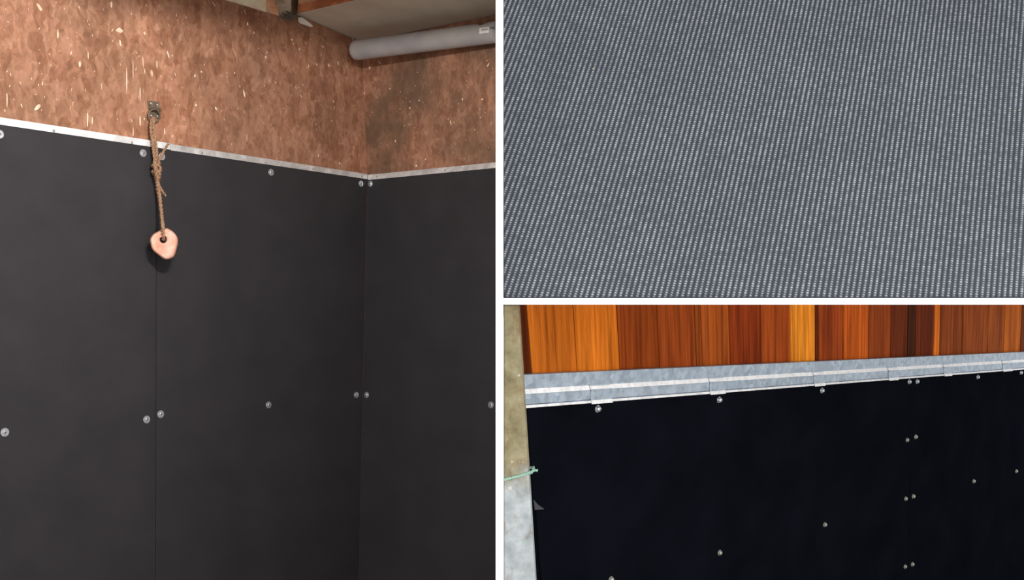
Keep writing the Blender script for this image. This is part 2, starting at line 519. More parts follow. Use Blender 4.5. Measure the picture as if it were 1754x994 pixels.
rs = random.Random(11)
for _ in range(170):
    px = rs.uniform(2, 606); py = rs.uniform(2, 190 + 0.15 * px)
    if px > 377 and py < 6 + (px - 377) * 0.29: continue
    spots.append((px, py, rs.uniform(0.8, 2.0), rs.choice((rs.uniform(2, 5), rs.uniform(3, 8))), rs.uniform(-0.5, 0.5)))
specks(mb, PLO, 0.0008, spots, DL)
structure(mb.build('wall_left', None, mats=[M_OSB, M_SPECK], uv=True))

# end board wall, from the corner to the partition
mb = MB()
def end_at(z, pl, top, d, xstop):
    c = top + d * ((z - top.z) / d.z)
    s = (xstop - c.x) / (-DR.x)
    return c - DR * s
dO = o_top - o_mid
q = [corner_at(0), end_at(0, PRO, o_mid, dO, XF_L - 0.002), end_at(z_plate, PRO, o_mid, dO, XF_L - 0.002), corner_at(z_plate)]
mb.prism(q, -PRO.n * 0.018, 0, [(u + 5, v) for u, v in uvp(q, PRO, DR)])
spots = [(633, 116, 5, 7, 0), (702, 185, 4, 5, 0), (772, 210, 3, 9, -0.2), (792, 170, 3, 5, 0), (836, 111, 3, 8, 0.5), (834, 104, 2, 4, 0),
         (650, 107, 2.4, 7, -0.6), (624, 160, 2.4, 6, 0.4), (677, 242, 3, 5, 0), (713, 284, 4, 5, 0), (718, 172, 3, 3, 0), (778, 210, 2, 5, 0),
         (608, 186, 2, 8, 0.5), (826, 170, 4, 4, 0), (823, 201, 2, 3, 0), (668, 152, 3, 3, 0)]
for _ in range(46):
    spots.append((rs.uniform(634, 846), rs.uniform(112, 274), rs.uniform(0.9, 2), rs.uniform(1.5, 4.5), rs.uniform(-0.6, 0.6)))
specks(mb, PRO, 0.0008, spots, DR)
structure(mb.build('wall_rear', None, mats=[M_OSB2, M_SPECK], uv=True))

# lining sheet of the low ceiling, from the end wall to the beam
b0 = PLO.at(509, 26, 0.003)                       # where the beam meets the left wall
b0.z = z_beam + 0.006
bdir = -DR.normalized()
b1 = b0 + bdir * ((XF_L - 0.004 - b0.x) / bdir.x)
inw = V((-bdir.y, bdir.x, 0)); inw = inw if inw.y > 0 else -inw     # horizontal, away from the viewer
cz = corner_at(ROOF_Z); ez = end_at(ROOF_Z, PRO, o_mid, dO, XF_L - 0.004)
q = [b0 + inw * 0.004 - PLO.n * 0.018, b1 + inw * 0.004, V((ez.x, ez.y, 0)) - PRO.n * 0.017, V((cz.x, cz.y, 0)) - PLO.n * 0.016 - PRO.n * 0.016, ]
q = [V((p.x, p.y, (z_beam if i < 2 else ROOF_Z) + 0.001)) for i, p in enumerate(q)]
mb = MB(); mb.prism(q, V((0, 0, 0.005)))
structure(mb.build('ceiling_lining', M_ROOF))

# ------------------------------------------------------------------ timber at the roof
def beam_box(p0, p1, depth, z0, z1):
    a = [V((p0.x, p0.y, z0)), V((p1.x, p1.y, z0)), V((p1.x, p1.y, z1)), V((p0.x, p0.y, z1))]
    m = MB(); m.prism(a, inw * depth); return m
batten = bevel(beam_box(b0, b1, 0.06, z_beam + 0.0065, z_beam + 0.045).build('roof_batten', M_BATTEN), 0.002)
tag(batten, 'red-brown wooden batten along the underside of the roof beam', 'batten')
rb = bevel(beam_box(b0 + inw * 0.004, b1 + inw * 0.004, 0.065, z_beam + 0.0455, z_beam + 0.22).build('roof_beam', M_BEAM), 0.003)
tag(rb, 'pale orange softwood roof beam above the grey ceiling sheet', 'beam')

# boarding above the wall plate
plb = PLO.off(-0.036)
wz = lambda p, z: V((p.x, p.y, z))
ca_, cb_ = plb.at(-300, 10), corner_at(ROOF_Z) - PLO.n * 0.03 - PRO.n * 0.03
cb_ = plb.project(wz(cb_, ca_.z), V((0, 1, 0)))
m = MB(); m.prism([wz(ca_, ROOF_Z + 0.008), wz(cb_, ROOF_Z + 0.008), wz(cb_, TOP_Z), wz(ca_, TOP_Z)], -PLO.n * 0.02)
structure(m.build('wall_left_upper', M_ROOFUP))
cc_ = end_at(ROOF_Z, PRO, o_mid, dO, XF_L - 0.004) - PRO.n * 0.03
m = MB(); m.prism([wz(cb_, ROOF_Z + 0.008), wz(cc_, ROOF_Z + 0.008), wz(cc_, TOP_Z), wz(cb_, TOP_Z)], -PRO.n * 0.02)
structure(m.build('wall_rear_upper', M_ROOFUP))
def infill(name, x0, x1, mat, off, zt, thick, rough=False):
    pl = PLO.off(off)
    a = pl.at(x0, 10); b = pl.at(x1, 10)
    zb = ROOF_Z + 0.002
    n = 10
    low = []; 
    for i in range(n + 1):
        t = i / n; p = a.lerp(b, t)
        low.append(V((p.x, p.y, zb + (0.004 * random.random() if rough else 0))))
    hi = [V((b.x, b.y, zt)), V((a.x, a.y, zt))]
    m = MB(); m.prism(low + hi, -pl.n * thick)
    return m.build(name, mat)
tag(infill('insulation_board', 330, 456, M_CREAM, -0.001, ROOF_Z + 0.25, 0.03, True), 'cream rough-edged insulation board above the top of the left brown wall', 'insulation')
tag(infill('wooden_block', 457.5, 477, M_BEAM, 0.004, ROOF_Z + 0.25, 0.03), 'orange wooden block upright between cream board and roof beam', 'block')
tag(infill('packing_board', 478, 499, M_WEB, -0.004, ROOF_Z + 0.25, 0.02), 'dusty grey packing piece behind the cobweb beside the roof beam end', 'board')

# dusty cobwebs
def web(name, centre, pl, spread, n, mat, label, r=0.0011):
    m = MB(); rr = random.Random(len(label))
    for _ in range(n):
        pts = []
        x = centre[0] + rr.gauss(0, spread[0]); y = centre[1] + rr.gauss(0, spread[1])
        dx, dy = rr.uniform(-1, 1) * spread[0], rr.uniform(-1, 1) * spread[1]
        for t in range(5):
            pts.append(pl.at(x + dx * t / 2 + rr.gauss(0, 1.3), y + dy * t / 2 + rr.gauss(0, 1.0), 0.012 + 0.01 * rr.random()))
        pts = catmull(pts, 3)
        m.tube(pts, r * rr.uniform(0.4, 1.2), 4)
    o = m.build(name, mat)
    return tag(o, label, 'cobweb', kind='stuff')
web('cobweb', (494, 28), PLO, (6, 3.0), 70, M_WEBD, 'dark dusty cobweb tangled under the end of the roof beam', 0.0016)
web('cobweb', (481, 6), PLO, (4, 3), 50, M_WEB, 'pale grey cobweb stretched over the packing piece at the roof', 0.0012)
m = MB()
for i in range(7):
    a = (586 + random.uniform(-4, 6), 40 + random.uniform(-6, 6)); b = (609 + random.uniform(-6, 3), 66 + random.uniform(-8, 4))
    pts = [PLO.at(a[0] + (b[0] - a[0]) * t / 4 + random.gauss(0, 0.8), a[1] + (b[1] - a[1]) * t / 4 + random.gauss(0, 0.8), 0.004) for t in range(5)]
    m.tube(catmull(pts, 3), 0.0007, 4)
tag(m.build('cobweb', M_WEB), 'thin wispy cobweb on the brown wall near the left end of the grey pipe', 'cobweb', kind='stuff')
pl = PLO.off(0.016)
fl = [(511, 30), (517, 29.5), (524, 34), (531, 39.5), (536.5, 45), (533, 46.5), (524, 43), (515, 40), (511.5, 36)]
m = MB(); m.prism([pl.at(x, y, 0.012 * ((i % 3) / 3)) for i, (x, y) in enumerate(fl)], -PLO.n * 0.003)
tag(m.build('paper_flake', M_FLAKE), 'pale torn flake caught in the web under the roof beam end', 'flake')

# ------------------------------------------------------------------ grey pipe under the ceiling
pa = O + ray(609, 86.5) * 4.74
pb_dir_end = O + ray(851, 55) * 4.37
R_P = 0.0465
ax = (pb_dir_end - pa)
pb = pa + ax * ((XF_L - 0.004 - pa.x) / ax.x)
ax = pb - pa; L = ax.length; axn = ax.normalized()
s1 = axn.cross(UP).normalized(); s2 = s1.cross(axn).normalized()     # s1 sideways, s2 up
if s1.y > 0: s1 = -s1
stations = [(-0.020, 0.0), (-0.0195, 0.25), (-0.017, 0.52), (-0.012, 0.76), (-0.005, 0.92), (0.004, 0.985), (0.012, 1.0)]
nst = 70
stations += [(0.012 + (L - 0.012) * i / nst, 1.0) for i in range(1, nst + 1)]
SEG = 36
vs = []
for (s, r) in stations:
    tot = s / L
    for k in range(SEG):
        a = 2 * math.pi * k / SEG
        hgt = math.sin(a); side = math.cos(a)
        rr = R_P * max(r, 0.02)
        z = hgt * rr
        # notch broken into the top of the pipe near the partition
        if 0.885 < tot < 0.95 and hgt > 0.3 and r == 1.0:
            z = min(z, R_P * (0.62 + 0.2 * abs((tot - 0.917) / 0.033)))
        vs.append(pa + axn * s + s1 * (side * rr) + s2 * z)
fs = []
for i in range(len(stations) - 1):
    for k in range(SEG):
        k2 = (k + 1) % SEG
        fs.append((i * SEG + k, i * SEG + k2, (i + 1) * SEG + k2, (i + 1) * SEG + k))
fs.append(tuple(range(SEG))); fs.append(tuple((len(stations) - 1) * SEG + k for k in range(SEG)))
pipe = mk('plastic_pipe', vs, fs, M_PIPE, smooth=True)
tag(pipe, 'fat grey plastic pipe with a rounded end running under the grey ceiling', 'pipe')

def on_pipe(px, py, lift=0.0006):
    d = ray(px, py).normalized()
    w = O - pa
    dp = d - axn * d.dot(axn); wp = w - axn * w.dot(axn)
    A = dp.dot(dp); B = 2 * dp.dot(wp); C = wp.dot(wp) - (R_P + lift) ** 2
    disc = max(B * B - 4 * A * C, 0)
    return O + d * ((-B - math.sqrt(disc)) / (2 * A))
def pipe_patch(name, x0, x1, y0, y1, sk, mat, parent, lift, nx=4, ny=5):
    vs = []; fs = []
    for j in range(ny + 1):
        for i in range(nx + 1):
            tx, ty = i / nx, j / ny
            vs.append(on_pipe(x0 + (x1 - x0) * tx, y0 + (y1 - y0) * ty + sk * tx, lift))
    for j in range(ny):
        for i in range(nx):
            a = j * (nx + 1) + i
            fs.append((a, a + 1, a + nx + 2, a + nx + 1))
    return mk(name, vs, fs, mat, parent)
st = pipe_patch('sticker', 821, 837.5, 48.3, 58, -2.2, M_PAPER, pipe, 0.0007)
st['label'] = 'small white printed sticker'
for i in range(9):
    x = 824.6 + i * 1.25
    pipe_patch('printed_bar', x, x + (0.8 if i % 3 else 0.5), 50.2 - (x - 821) * 0.13, 53.2 - (x - 821) * 0.13, 0, M_INK, st, 0.0012, 1, 2)
for i in range(3):
    x = 840 + i * 2.6
    pipe_patch('stamped_mark', x, x + 1.7, 46.0 - i * 0.3, 49.6 - i * 0.3, 0, M_INK, pipe, 0.0006, 1, 2)

# ------------------------------------------------------------------ screws
def screw_meshes(prefix, zinc, dome):
    m = MB()
    if dome:
        m.lathe([(0.0070, 0.0026), (0.0074, 0.0045), (0.0064, 0.0072), (0.0040, 0.0092), (0.0012, 0.0098)], 20)
    else:
        m.lathe([(0.0064, 0.0030), (0.0062, 0.0042), (0.0050, 0.0052), (0.0024, 0.0054)], 20)
    # cross recess
    for a in (0, math.pi / 2):
        M = Matrix.Rotation(a + 0.4, 4, 'Z')
        h0, h1 = (0.0090, 0.0100) if dome else (0.0050, 0.0057)
        w, l = (0.0006, 0.0022) if dome else (0.0010, 0.0030)
        vs = [M @ V((sx * l, sy * w, z)) for z in (h0, h1) for sx, sy in ((-1, -1), (1, -1), (1, 1), (-1, 1))]
        m.add(vs, [(0, 1, 2, 3), (4, 5, 6, 7), (0, 1, 5, 4), (1, 2, 6, 5), (2, 3, 7, 6), (3, 0, 4, 7)], 1)
    h = m.build(prefix + '_head', None, mats=[zinc, M_RECESS], origin=(0, 0, 0))
    w = MB()
    if dome:
        w.lathe([(0.0090, 0.0), (0.0092, 0.0012), (0.0086, 0.0024), (0.0060, 0.0028)], 24)
    else:
        w.lathe([(0.0150, 0.0), (0.0154, 0.0012), (0.0146, 0.0026), (0.0100, 0.0030), (0.0060, 0.0030)], 28)
    wo = w.build(prefix + '_washer', zinc, origin=(0, 0, 0))
    hm, wm = h.data, wo.data
    for me in (hm, wm):
        for p in me.polygons: p.use_smooth = False
    bpy.data.objects.remove(h); bpy.data.objects.remove(wo)
    return hm, wm
SC_FLAT = screw_meshes('flat', M_ZINC, False)
SC_DOME = screw_meshes('dome', M_ZINC, True)
SC_OLD = screw_meshes('old', M_ZINCDULL, True)

def add_screw(parent, meshes, plane, px, py, off=0.0002, scale=1.0):
    loc = plane.at(px, py, off)
    rot = plane.n.to_track_quat('Z', 'Y').to_euler()
    s = place('screw', meshes[0], loc, rot, parent)
    s.scale = (scale,) * 3
    w = bpy.data.objects.new('washer', meshes[1]); COL.objects.link(w); w.parent = s
    return s

# ------------------------------------------------------------------ left stall: rubber sheets
def sheet(name, poly, plane, mat, horiz, thick, du=0.0):
    m = MB(); m.prism(poly, -plane.n * thick, 0, [(u + du, v) for u, v in uvp(poly, plane, horiz)])
    o = m.build(name, mat, uv=True)
    return bevel(o, 0.0015)

def drop(p, plane, z, d=UP):
    return p + d * ((z - p.z) / d.z)
seamT = PL.at(268.5, 245); seamB = PL.at(266.6, 994); sdir = (seamT - seamB)
TH = 0.0095
g = DL.normalized() * 0.0012
lt = PL.at(-170, 174.5)                                    # left edge, beyond the frame
hz = PL.at(0, 206).z                                       # top of the sheets, under the trim
sh1 = sheet('rubber_sheet', [drop(lt, PL, 0.02), drop(seamT, PL, 0.02, sdir) - g, drop(seamT, PL, hz, sdir) - g, drop(lt, PL, hz)], PL, M_RUB, DL, TH)
tag(sh1, 'black rubber wall sheet left of the seam behind the hanging rope', 'rubber sheet', 'rubber sheets lining the stall')
cg = DL.normalized() * 0.0115
sh2 = sheet('rubber_sheet', [drop(seamT, PL, 0.02, sdir) + g, drop(c_top, PL, 0.02, cdir) - cg * 0.0, drop(c_top, PL, hz, cdir) - cg * 0.0, drop(seamT, PL, hz, sdir) + g], PL, M_RUB, DL, TH, 3.1)
tag(sh2, 'black rubber wall sheet between the rope seam and the stall corner', 'rubber sheet', 'rubber sheets lining the stall')
def end_pt(z):
    c = drop(c_top, PR, z, cdir)
    return c - DR * ((XF_L - 0.003 - c.x) / (-DR.x))
gr = -DR.normalized() * 0.0003
sh3 = sheet('rubber_sheet', [drop(c_top, PR, 0.02, cdir) + gr, end_pt(0.02), end_pt(hz), drop(c_top, PR, hz, cdir) + gr], PR, M_RUB, DR, 0.006, 7.7)
tag(sh3, 'black rubber wall sheet right of the stall corner on the end wall', 'rubber sheet', 'rubber sheets lining the stall')
for px, py in ((-1, 230), (245, 262.5), (8, 741), (251, 719)): add_screw(sh1, SC_FLAT, PL, px, py)
for px, py in ((277, 268), (464, 295.5), (618, 315), (275, 710), (460, 694), (610, 677)): add_screw(sh2, SC_FLAT, PL, px, py)
for px, py in ((634.5, 315), (628, 677), (841, 694)): add_screw(sh3, SC_FLAT, PR, px, py)

# metal edging on top of the sheets
def edging(name, plane, x0, y0, x1, y1, mat, horiz, label, screws, h=0.0255, fixed0=None, fixed1=None):
    a = plane.at(x0, y0); b = plane.at(x1, y1)
    zt = (a.z + b.z) / 2
    a.z = zt; b.z = zt
    n = plane.n
    # angle section: face plate and a top leg back to the board
    prof = [(0.004, -h), (0.004, 0.0), (-0.0085, 0.0), (-0.0085, -0.0018), (0.0022, -0.0018), (0.0022, -h)]
    vs = []
    for p in (a, b):
        for (o_, z_) in prof: vs.append(p + n * o_ + UP * z_)
    k = len(prof)
    fs = [tuple(range(k)), tuple(range(2 * k - 1, k - 1, -1))] + [(i, (i + 1) % k, (i + 1) % k + k, i + k) for i in range(k)]
    o = bevel(mk(name, vs, fs, mat), 0.0005, 1)
    tag(o, label, 'metal edging', 'metal edging on the stall sheets')
    for px, py in screws:
        loc = plane.at(px, py, 0.0042)
        s = place('screw', TRIM_SCREW, loc, n.to_track_quat('Z', 'Y').to_euler(), o)
    return o
m = MB(); m.lathe([(0.0050, 0), (0.0050, 0.001), (0.0034, 0.0024), (0.0012, 0.0028)], 14)
t_ = m.build('trim_screw', M_ZINCDULL, origin=(0, 0, 0)); TRIM_SCREW = t_.data; bpy.data.objects.remove(t_)
edging('metal_edging', PL, -170, 174.6, 291, 246.2, M_ALU, DL, 'bright aluminium edging strip left of and behind the hanging rope', [(92, 224), (226, 244.5)])
edging('metal_edging', PL, 291.6, 246.2, 628.8, 299.0, M_ALUDUST, DL, 'scuffed aluminium edging strip between the rope and the stall corner', [(346, 262), (536, 289), (620, 302.5)])
edging('metal_edging', PR, 631.0, 299.0, 851.5, 279.0, M_ALUDUST, DR, 'aluminium edging strip on the end wall right of the stall corner', [(645.5, 302.5), (763, 291.5)])

# ------------------------------------------------------------------ bracket, rope, salt lick
pl = PLO
rootp = pl.at(264, 190, 0.0)
plate_px = [(253, 172.5), (273, 174.5), (273.5, 204), (256, 202)]
quad = [pl.at(x, y, 0.004) for x, y in plate_px]
br = bpy.data.objects.new('rope_bracket', None); COL.objects.link(br); br.location = rootp; WLOC[br] = rootp
tag(br, 'small rusty eye plate screwed to the brown board wall holding the rope', 'bracket')
m = MB(); m.prism(quad, -pl.n * 0.0038); bevel(m.build('plate', M_IRON, br), 0.001)
m = MB()
for (x, y) in ((259, 177), (270, 179.5), (259.5, 198), (270.5, 199)):
    m2 = MB(); c = pl.at(x, y, 0.004)
    M = Matrix.Translation(c) @ pl.n.to_track_quat('Z', 'Y').to_matrix().to_4x4()
    m2.lathe([(0.0046, 0), (0.0044, 0.0012), (0.002, 0.0024)], 12, M=M)
    m2.build('screw', M_ZINCDULL, br)
# staple and swinging ring
m = MB()
pts = [pl.at(258, 187, 0.004), pl.at(259, 187, 0.016), pl.at(265, 187.5, 0.024), pl.at(272, 188.5, 0.018), pl.at(274, 189, 0.004)]
m.tube(catmull(pts, 5), 0.0042, 10); m.build('staple', M_IRON, br, smooth=True)
m = MB(); ring = []
cen = pl.at(264.5, 198, 0.022); hN = DL.normalized()
for k in range(24):
    a = 2 * math.pi * k / 24
    ring.append(cen + hN * (0.026 * math.cos(a)) + UP * (0.024 * math.sin(a)) + pl.n * (0.004 * math.sin(a)))
m.tube(ring, 0.0036, 8, closed=True); m.build('ring', M_IRON, br, smooth=True)
# the cast tongue of the plate
m = MB(); m.prism([pl.at(x, y, 0.0085) for x, y in ((255, 184), (275, 185), (274, 189), (256, 188))], -pl.n * 0.004)
bevel(m.build('tongue', M_IRON, br), 0.001)

def twisted(mb, pts, r, strands=2, pitch=0.03, k=6, rs_=None, fuzz=0):
    P = catmull(pts, k); dist = 0.0; prev = None; up = None; paths = [[] for _ in range(strands)]
    for i, p in enumerate(P):
        t = (P[min(i + 1, len(P) - 1)] - P[max(i - 1, 0)]).normalized()
        if up is None: up = t.orthogonal().normalized()
        up = (up - t * up.dot(t)).normalized(); s = t.cross(up)
        if prev is not None: dist += (p - prev).length
        prev = p
        for j in range(strands):
            a = 2 * math.pi * (dist / pitch + j / strands)
            paths[j].append(p + (up * math.cos(a) + s * math.sin(a)) * r * 0.5)
        if fuzz:
            for _ in range(fuzz):
                a = random.uniform(0, 6.28); d = up * math.cos(a) + s * math.sin(a)
                b = p + d * r * 0.8; e = b + d * random.uniform(0.002, 0.006) + V((random.uniform(-1, 1), random.uniform(-1, 1), random.uniform(-1, 1))) * 0.004
                mb.tube([b, (b + e) / 2 + t * 0.001, e], 0.00028, 3)
    for pth in paths: mb.tube(pth, r * 0.62, 8)

Q = lambda x, y, o: PL.at(x, y, o)
rope = MB()
RR = 0.0062
# pair of strands from the ring down to the knot
twisted(rope, [Q(263, 201, 0.03), Q(262.5, 207, 0.034), Q(263.5, 222, 0.032), Q(265.5, 240, 0.03), Q(268, 256, 0.03), Q(269.5, 272, 0.034), Q(270.5, 290, 0.036)], RR, 2, 0.03, 8, fuzz=1)
twisted(rope, [Q(263, 201, 0.03), Q(259.5, 207, 0.026), Q(258.5, 222, 0.024), Q(261, 240, 0.024), Q(263, 258, 0.028), Q(265.5, 276, 0.034), Q(268, 292, 0.04)], RR, 2, 0.028, 8, fuzz=1)
rope_o = rope.build('jute_rope', M_ROPE, smooth=True)
tag(rope_o, 'frayed brown jute rope hanging from the rusty eye plate to the pink salt lick', 'rope')
# knot: turns round the rope
kn = MB()
for (y0, x0, rad, tilt) in ((281, 267.6, 0.0100, 0.9), (287, 268.0, 0.0132, -0.8), (292, 268.6, 0.0138, 0.7), (298, 269.0, 0.0115, -1.0), (303.5, 269.6, 0.0075, 0.8)):
    c = Q(x0, y0, 0.038); loop = []
    for k in range(20):
        a = 2 * math.pi * k / 20
        w = 1 + 0.18 * math.sin(3 * a + y0)
        loop.append(c + hN * rad * w * math.cos(a) + pl.n * rad * w * math.sin(a) + UP * (tilt * rad * math.cos(a + 0.4) + 0.002 * math.sin(2 * a + y0)))
    kn.tube(loop, [0.0058 + 0.0010 * math.sin(k * 1.3 + y0) for k in range(20)], 8, closed=True)
twisted(kn, [Q(265.5, 276, 0.042), Q(266, 288, 0.050), Q(268, 300, 0.050), Q(270, 310, 0.042)], 0.0075, 2, 0.04, 6, fuzz=6)
twisted(kn, [Q(270.5, 274, 0.034), Q(272, 286, 0.042), Q(272, 298, 0.044), Q(271, 310, 0.040)], 0.0065, 2, 0.034, 6, fuzz=6)
kno = kn.build('knot', M_ROPE, rope_o, smooth=True)
lo_ = MB()
CL = Q(279.6, 410.6, 0.085)                       # centre of the lick's hole
view_n = (O - CL).normalized(); view_n.z = 0
LN = (PL.n * 0.8 + view_n * 1.2).normalized()
PK = Plane(CL, LN)
twisted(lo_, [Q(269.5, 306, 0.04), Q(271, 318, 0.044), Q(273.5, 334, 0.05), Q(275.2, 350, 0.058), Q(277, 368, 0.068), PK.at(278.6, 384, 0.02), PK.at(279.0, 396, 0.024), PK.at(279.2, 405, 0.014), PK.at(279.6, 411, -0.006)], 0.0066, 2, 0.03, 8, fuzz=1)
twisted(lo_, [Q(268, 306, 0.038), Q(269.3, 318, 0.036), Q(271.5, 334, 0.04), Q(274, 350, 0.046), Q(276.5, 368, 0.054), PK.at(279.5, 385, -0.012), PK.at(280.2, 395, -0.03), PK.at(280.2, 404, -0.022), PK.at(279.8, 411, -0.01)], 0.0058, 2, 0.027, 8, fuzz=1)
lo_.build('lower_loop', M_ROPE, rope_o, smooth=True)
tl = MB(); twisted(tl, [Q(271, 284, 0.04), Q(272.5, 275, 0.046), Q(276.5, 267, 0.05), Q(282, 256.5, 0.052), Q(288.5, 246.5, 0.05)], 0.0052, 2, 0.03, 8, fuzz=1)
tl.build('loose_end', M_ROPE, rope_o, smooth=True)
tl = MB(); twisted(tl, [Q(272, 316, 0.048), Q(276, 324, 0.054), Q(279, 329, 0.056), Q(284, 336, 0.058)], 0.0042, 2, 0.026, 8, fuzz=2)
tl.build('loose_end', M_ROPE, rope_o, smooth=True)

outl = [(275, 394), (281, 391.5), (287, 390.8), (296, 396), (301, 401.5), (305.2, 408), (305, 418), (302.5, 428), (300.3, 436), (297, 441.5), (291, 444.5), (284.5, 445.5), (279, 443.3), (270, 436.5), (262, 430), (258.5, 424), (257, 415), (256.3, 409), (262, 401)]
def resample(poly, n):
    P = [V((x, y, 0)) for x, y in poly]; P.append(P[0])
    seg = [(P[i + 1] - P[i]).length for i in range(len(P) - 1)]; tot = sum(seg); out = []
    for k in range(n):
        d = tot * k / n; i = 0
        while d > seg[i]: d -= seg[i]; i += 1
        p = P[i].lerp(P[i + 1], d / seg[i]); out.append((p.x, p.y))
    return out
N = 40
ol = resample(outl, N)
hc = (279.6, 410.6)
def ring_px(scale, off, hole=None, jit=0.0, cxy=(281, 418)):
    out = []
    for i, (x, y) in enumerate(ol):
        if hole is not None:
            a = math.atan2(y - cxy[1], x - cxy[0])
            X, Y = hc[0] + hole * math.cos(a), hc[1] + hole * math.sin(a)
        else:
            X, Y = cxy[0] + (x - cxy[0]) * scale, cxy[1] + (y - cxy[1]) * scale
        out.append(PK.at(X, Y, off + jit * random.uniform(-1, 1)))
    return out
rings = [ring_px(1, -0.019, 6.0), ring_px(0.62, -0.021, jit=0.001), ring_px(0.9, -0.018, jit=0.001), ring_px(0.99, -0.008, jit=0.001), ring_px(1.0, 0.003, jit=0.001),
         ring_px(0.95, 0.013, jit=0.0008), ring_px(0.84, 0.0185, jit=0.0008), ring_px(0.66, 0.0165, jit=0.0008), ring_px(0.48, 0.014, jit=0.0006), ring_px(1, 0.0125, 7.0), ring_px(1, 0.009, 5.9), ring_px(1, -0.01, 5.7)]
vs = [p for r in rings for p in r]; fs = []
K = len(rings)
for i in range(K):
    j = (i + 1) % K
    for k in range(N):
        k2 = (k + 1) % N
        fs.append((i * N + k, i * N + k2, j * N + k2, j * N + k))
lick = mk('salt_lick', vs, fs, M_SALT, smooth=True)
sub = lick.modifiers.new('sub', 'SUBSURF'); sub.levels = 1; sub.render_levels = 2
tag(lick, 'pink rock salt lick with a hole hanging on the rope against black rubber', 'salt lick')

# ------------------------------------------------------------------ leaning ribbed mat, upper right
R_ = V(((2000 - CX) / F, 1, (CY + 2850) / F)).normalized()
C_ = V((-(-11600 - CX) / F, -1, -(CY + 2850) / F))
C_ = (C_ - R_ * C_.dot(R_)).normalized()
NM = C_.cross(R_).normalized()
seed = O + ray(1754, 511) * 2.032
PM = Plane(seed, NM)
NM = PM.n
def pitch_u(px, py, d): return (PM.at(px + d, py) - PM.at(px, py)).dot(C_)
PU = (pitch_u(1705, 475, 9.45) + pitch_u(930, 450, 9.7) + pitch_u(1300, 265, 8.85) + pitch_u(930, 60, 8.45)) / 4
def pitch_v(px, py, d):
    a = PM.at(px, py); b = a + R_ * 0.01
    pa_ = ((b.x - 0) / b.y * F, (b.z - EYE) / b.y * F); qa = (a.x / a.y * F, (a.z - EYE) / a.y * F)
    return 0.01 * d / (pa_[1] - qa[1])
PV = (pitch_v(1705, 475, 3.9) + pitch_v(1300, 265, 3.55)) / 2
print('mat pitch', PU, PV)
W_ = NM.cross(V((1, 0, 0))).normalized()
if W_.z < 0: W_ = -W_
x0, x1 = XF_R + 0.002, 1.55
nx = int((x1 - x0) / (PU * 1.0) * 7)
smax = 1.06
nyv = int(smax / PV * 5)
X = np.linspace(x0, x1, nx)
base = []
# line of contact with the upper floor
p_on = lambda x: (lambda y: V((x, y, SH_HI + 0.0012)))((PM.p.dot(NM) - x * NM.x - (SH_HI + 0.0012) * NM.z) / NM.y)
bp0, bp1 = p_on(x0), p_on(x1)
tX = (X - x0) / (x1 - x0)
B = np.outer(1 - tX, np.array(bp0)) + np.outer(tX, np.array(bp1))
S = np.linspace(0, smax, nyv)
P = B[None, :, :] + S[:, None, None] * np.array(W_)[None, None, :]
rel = P - np.array(seed)[None, None, :]
U = rel @ np.array(C_); Vv = rel @ np.array(R_)
rng = np.random.default_rng(3)
# gentle irregularity of the moulded rows
wob = 0.10 * np.sin(Vv * 9 + U * 3) + 0.06 * np.sin(U * 21 + Vv * 17)
fu = U / PU + 0.12 * wob
iu = np.floor(fu)
du = (fu - iu - 0.5) * 2
fv = Vv / PV + 0.5 * (iu % 2) + wob * 0.5
dv = np.cos(2 * np.pi * fv)
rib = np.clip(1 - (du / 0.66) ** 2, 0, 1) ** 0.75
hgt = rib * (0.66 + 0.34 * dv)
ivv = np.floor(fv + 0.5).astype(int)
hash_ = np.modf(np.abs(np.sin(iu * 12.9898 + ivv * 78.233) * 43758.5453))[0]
relief_light = np.clip(hgt * (0.8 + 0.4 * hash_), 0, 1)  # tone by height: paints sheen on pimple tops, shade in the valleys
P = P + (hgt * 0.0026)[:, :, None] * np.array(NM)[None, None, :]
verts = P.reshape(-1, 3)
org = np.array([(bp0.x + bp1.x) / 2, (bp0.y + bp1.y) / 2, SH_HI])
nv_top = len(verts)
idx = np.arange(nv_top).reshape(nyv, nx)
quads = np.stack([idx[:-1, :-1], idx[:-1, 1:], idx[1:, 1:], idx[1:, :-1]], -1).reshape(-1, 4)
# edges and back of the sheet
loop = np.concatenate([idx[0, :], idx[1:, -1], idx[-1, -2::-1], idx[-2:0:-1, 0]])
backv = verts[loop] - np.array(NM) * 0.009
backv[:, 2] = np.maximum(backv[:, 2], SH_HI + 0.0008)
bi = np.arange(len(loop)) + nv_top
sq = np.stack([loop, np.roll(loop, -1), np.roll(bi, -1), bi], -1)
allv = np.concatenate([verts, backv]) - org
me = bpy.data.meshes.new('ribbed_mat')
qq = np.concatenate([quads, sq])
cb = [nv_top, nv_top + nx - 1, nv_top + nx - 1 + nyv - 1, nv_top + 2 * (nx - 1) + nyv - 1]
qq = np.concatenate([qq, np.array([cb[::-1]])])
me.vertices.add(len(allv)); me.vertices.foreach_set('co', allv.astype(np.float32).ravel())
me.loops.add(qq.size); me.loops.foreach_set('vertex_index', qq.astype(np.int32).ravel())
me.polygons.add(len(qq)); me.polygons.foreach_set('loop_start', np.arange(0, qq.size, 4, dtype=np.int32))
me.polygons.foreach_set('loop_total', np.full(len(qq), 4, dtype=np.int32))
me.update(calc_edges=True)
ca = me.color_attributes.new('relief_light', 'FLOAT_COLOR', 'POINT')
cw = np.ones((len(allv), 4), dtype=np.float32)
cw[:nv_top, :3] = relief_light.reshape(-1, 1); cw[nv_top:, :3] = 0.1
ca.data.foreach_set('color', cw.ravel())
me.polygons.foreach_set('use_smooth', np.ones(len(qq), dtype=bool))
me.materials.append(M_MAT)
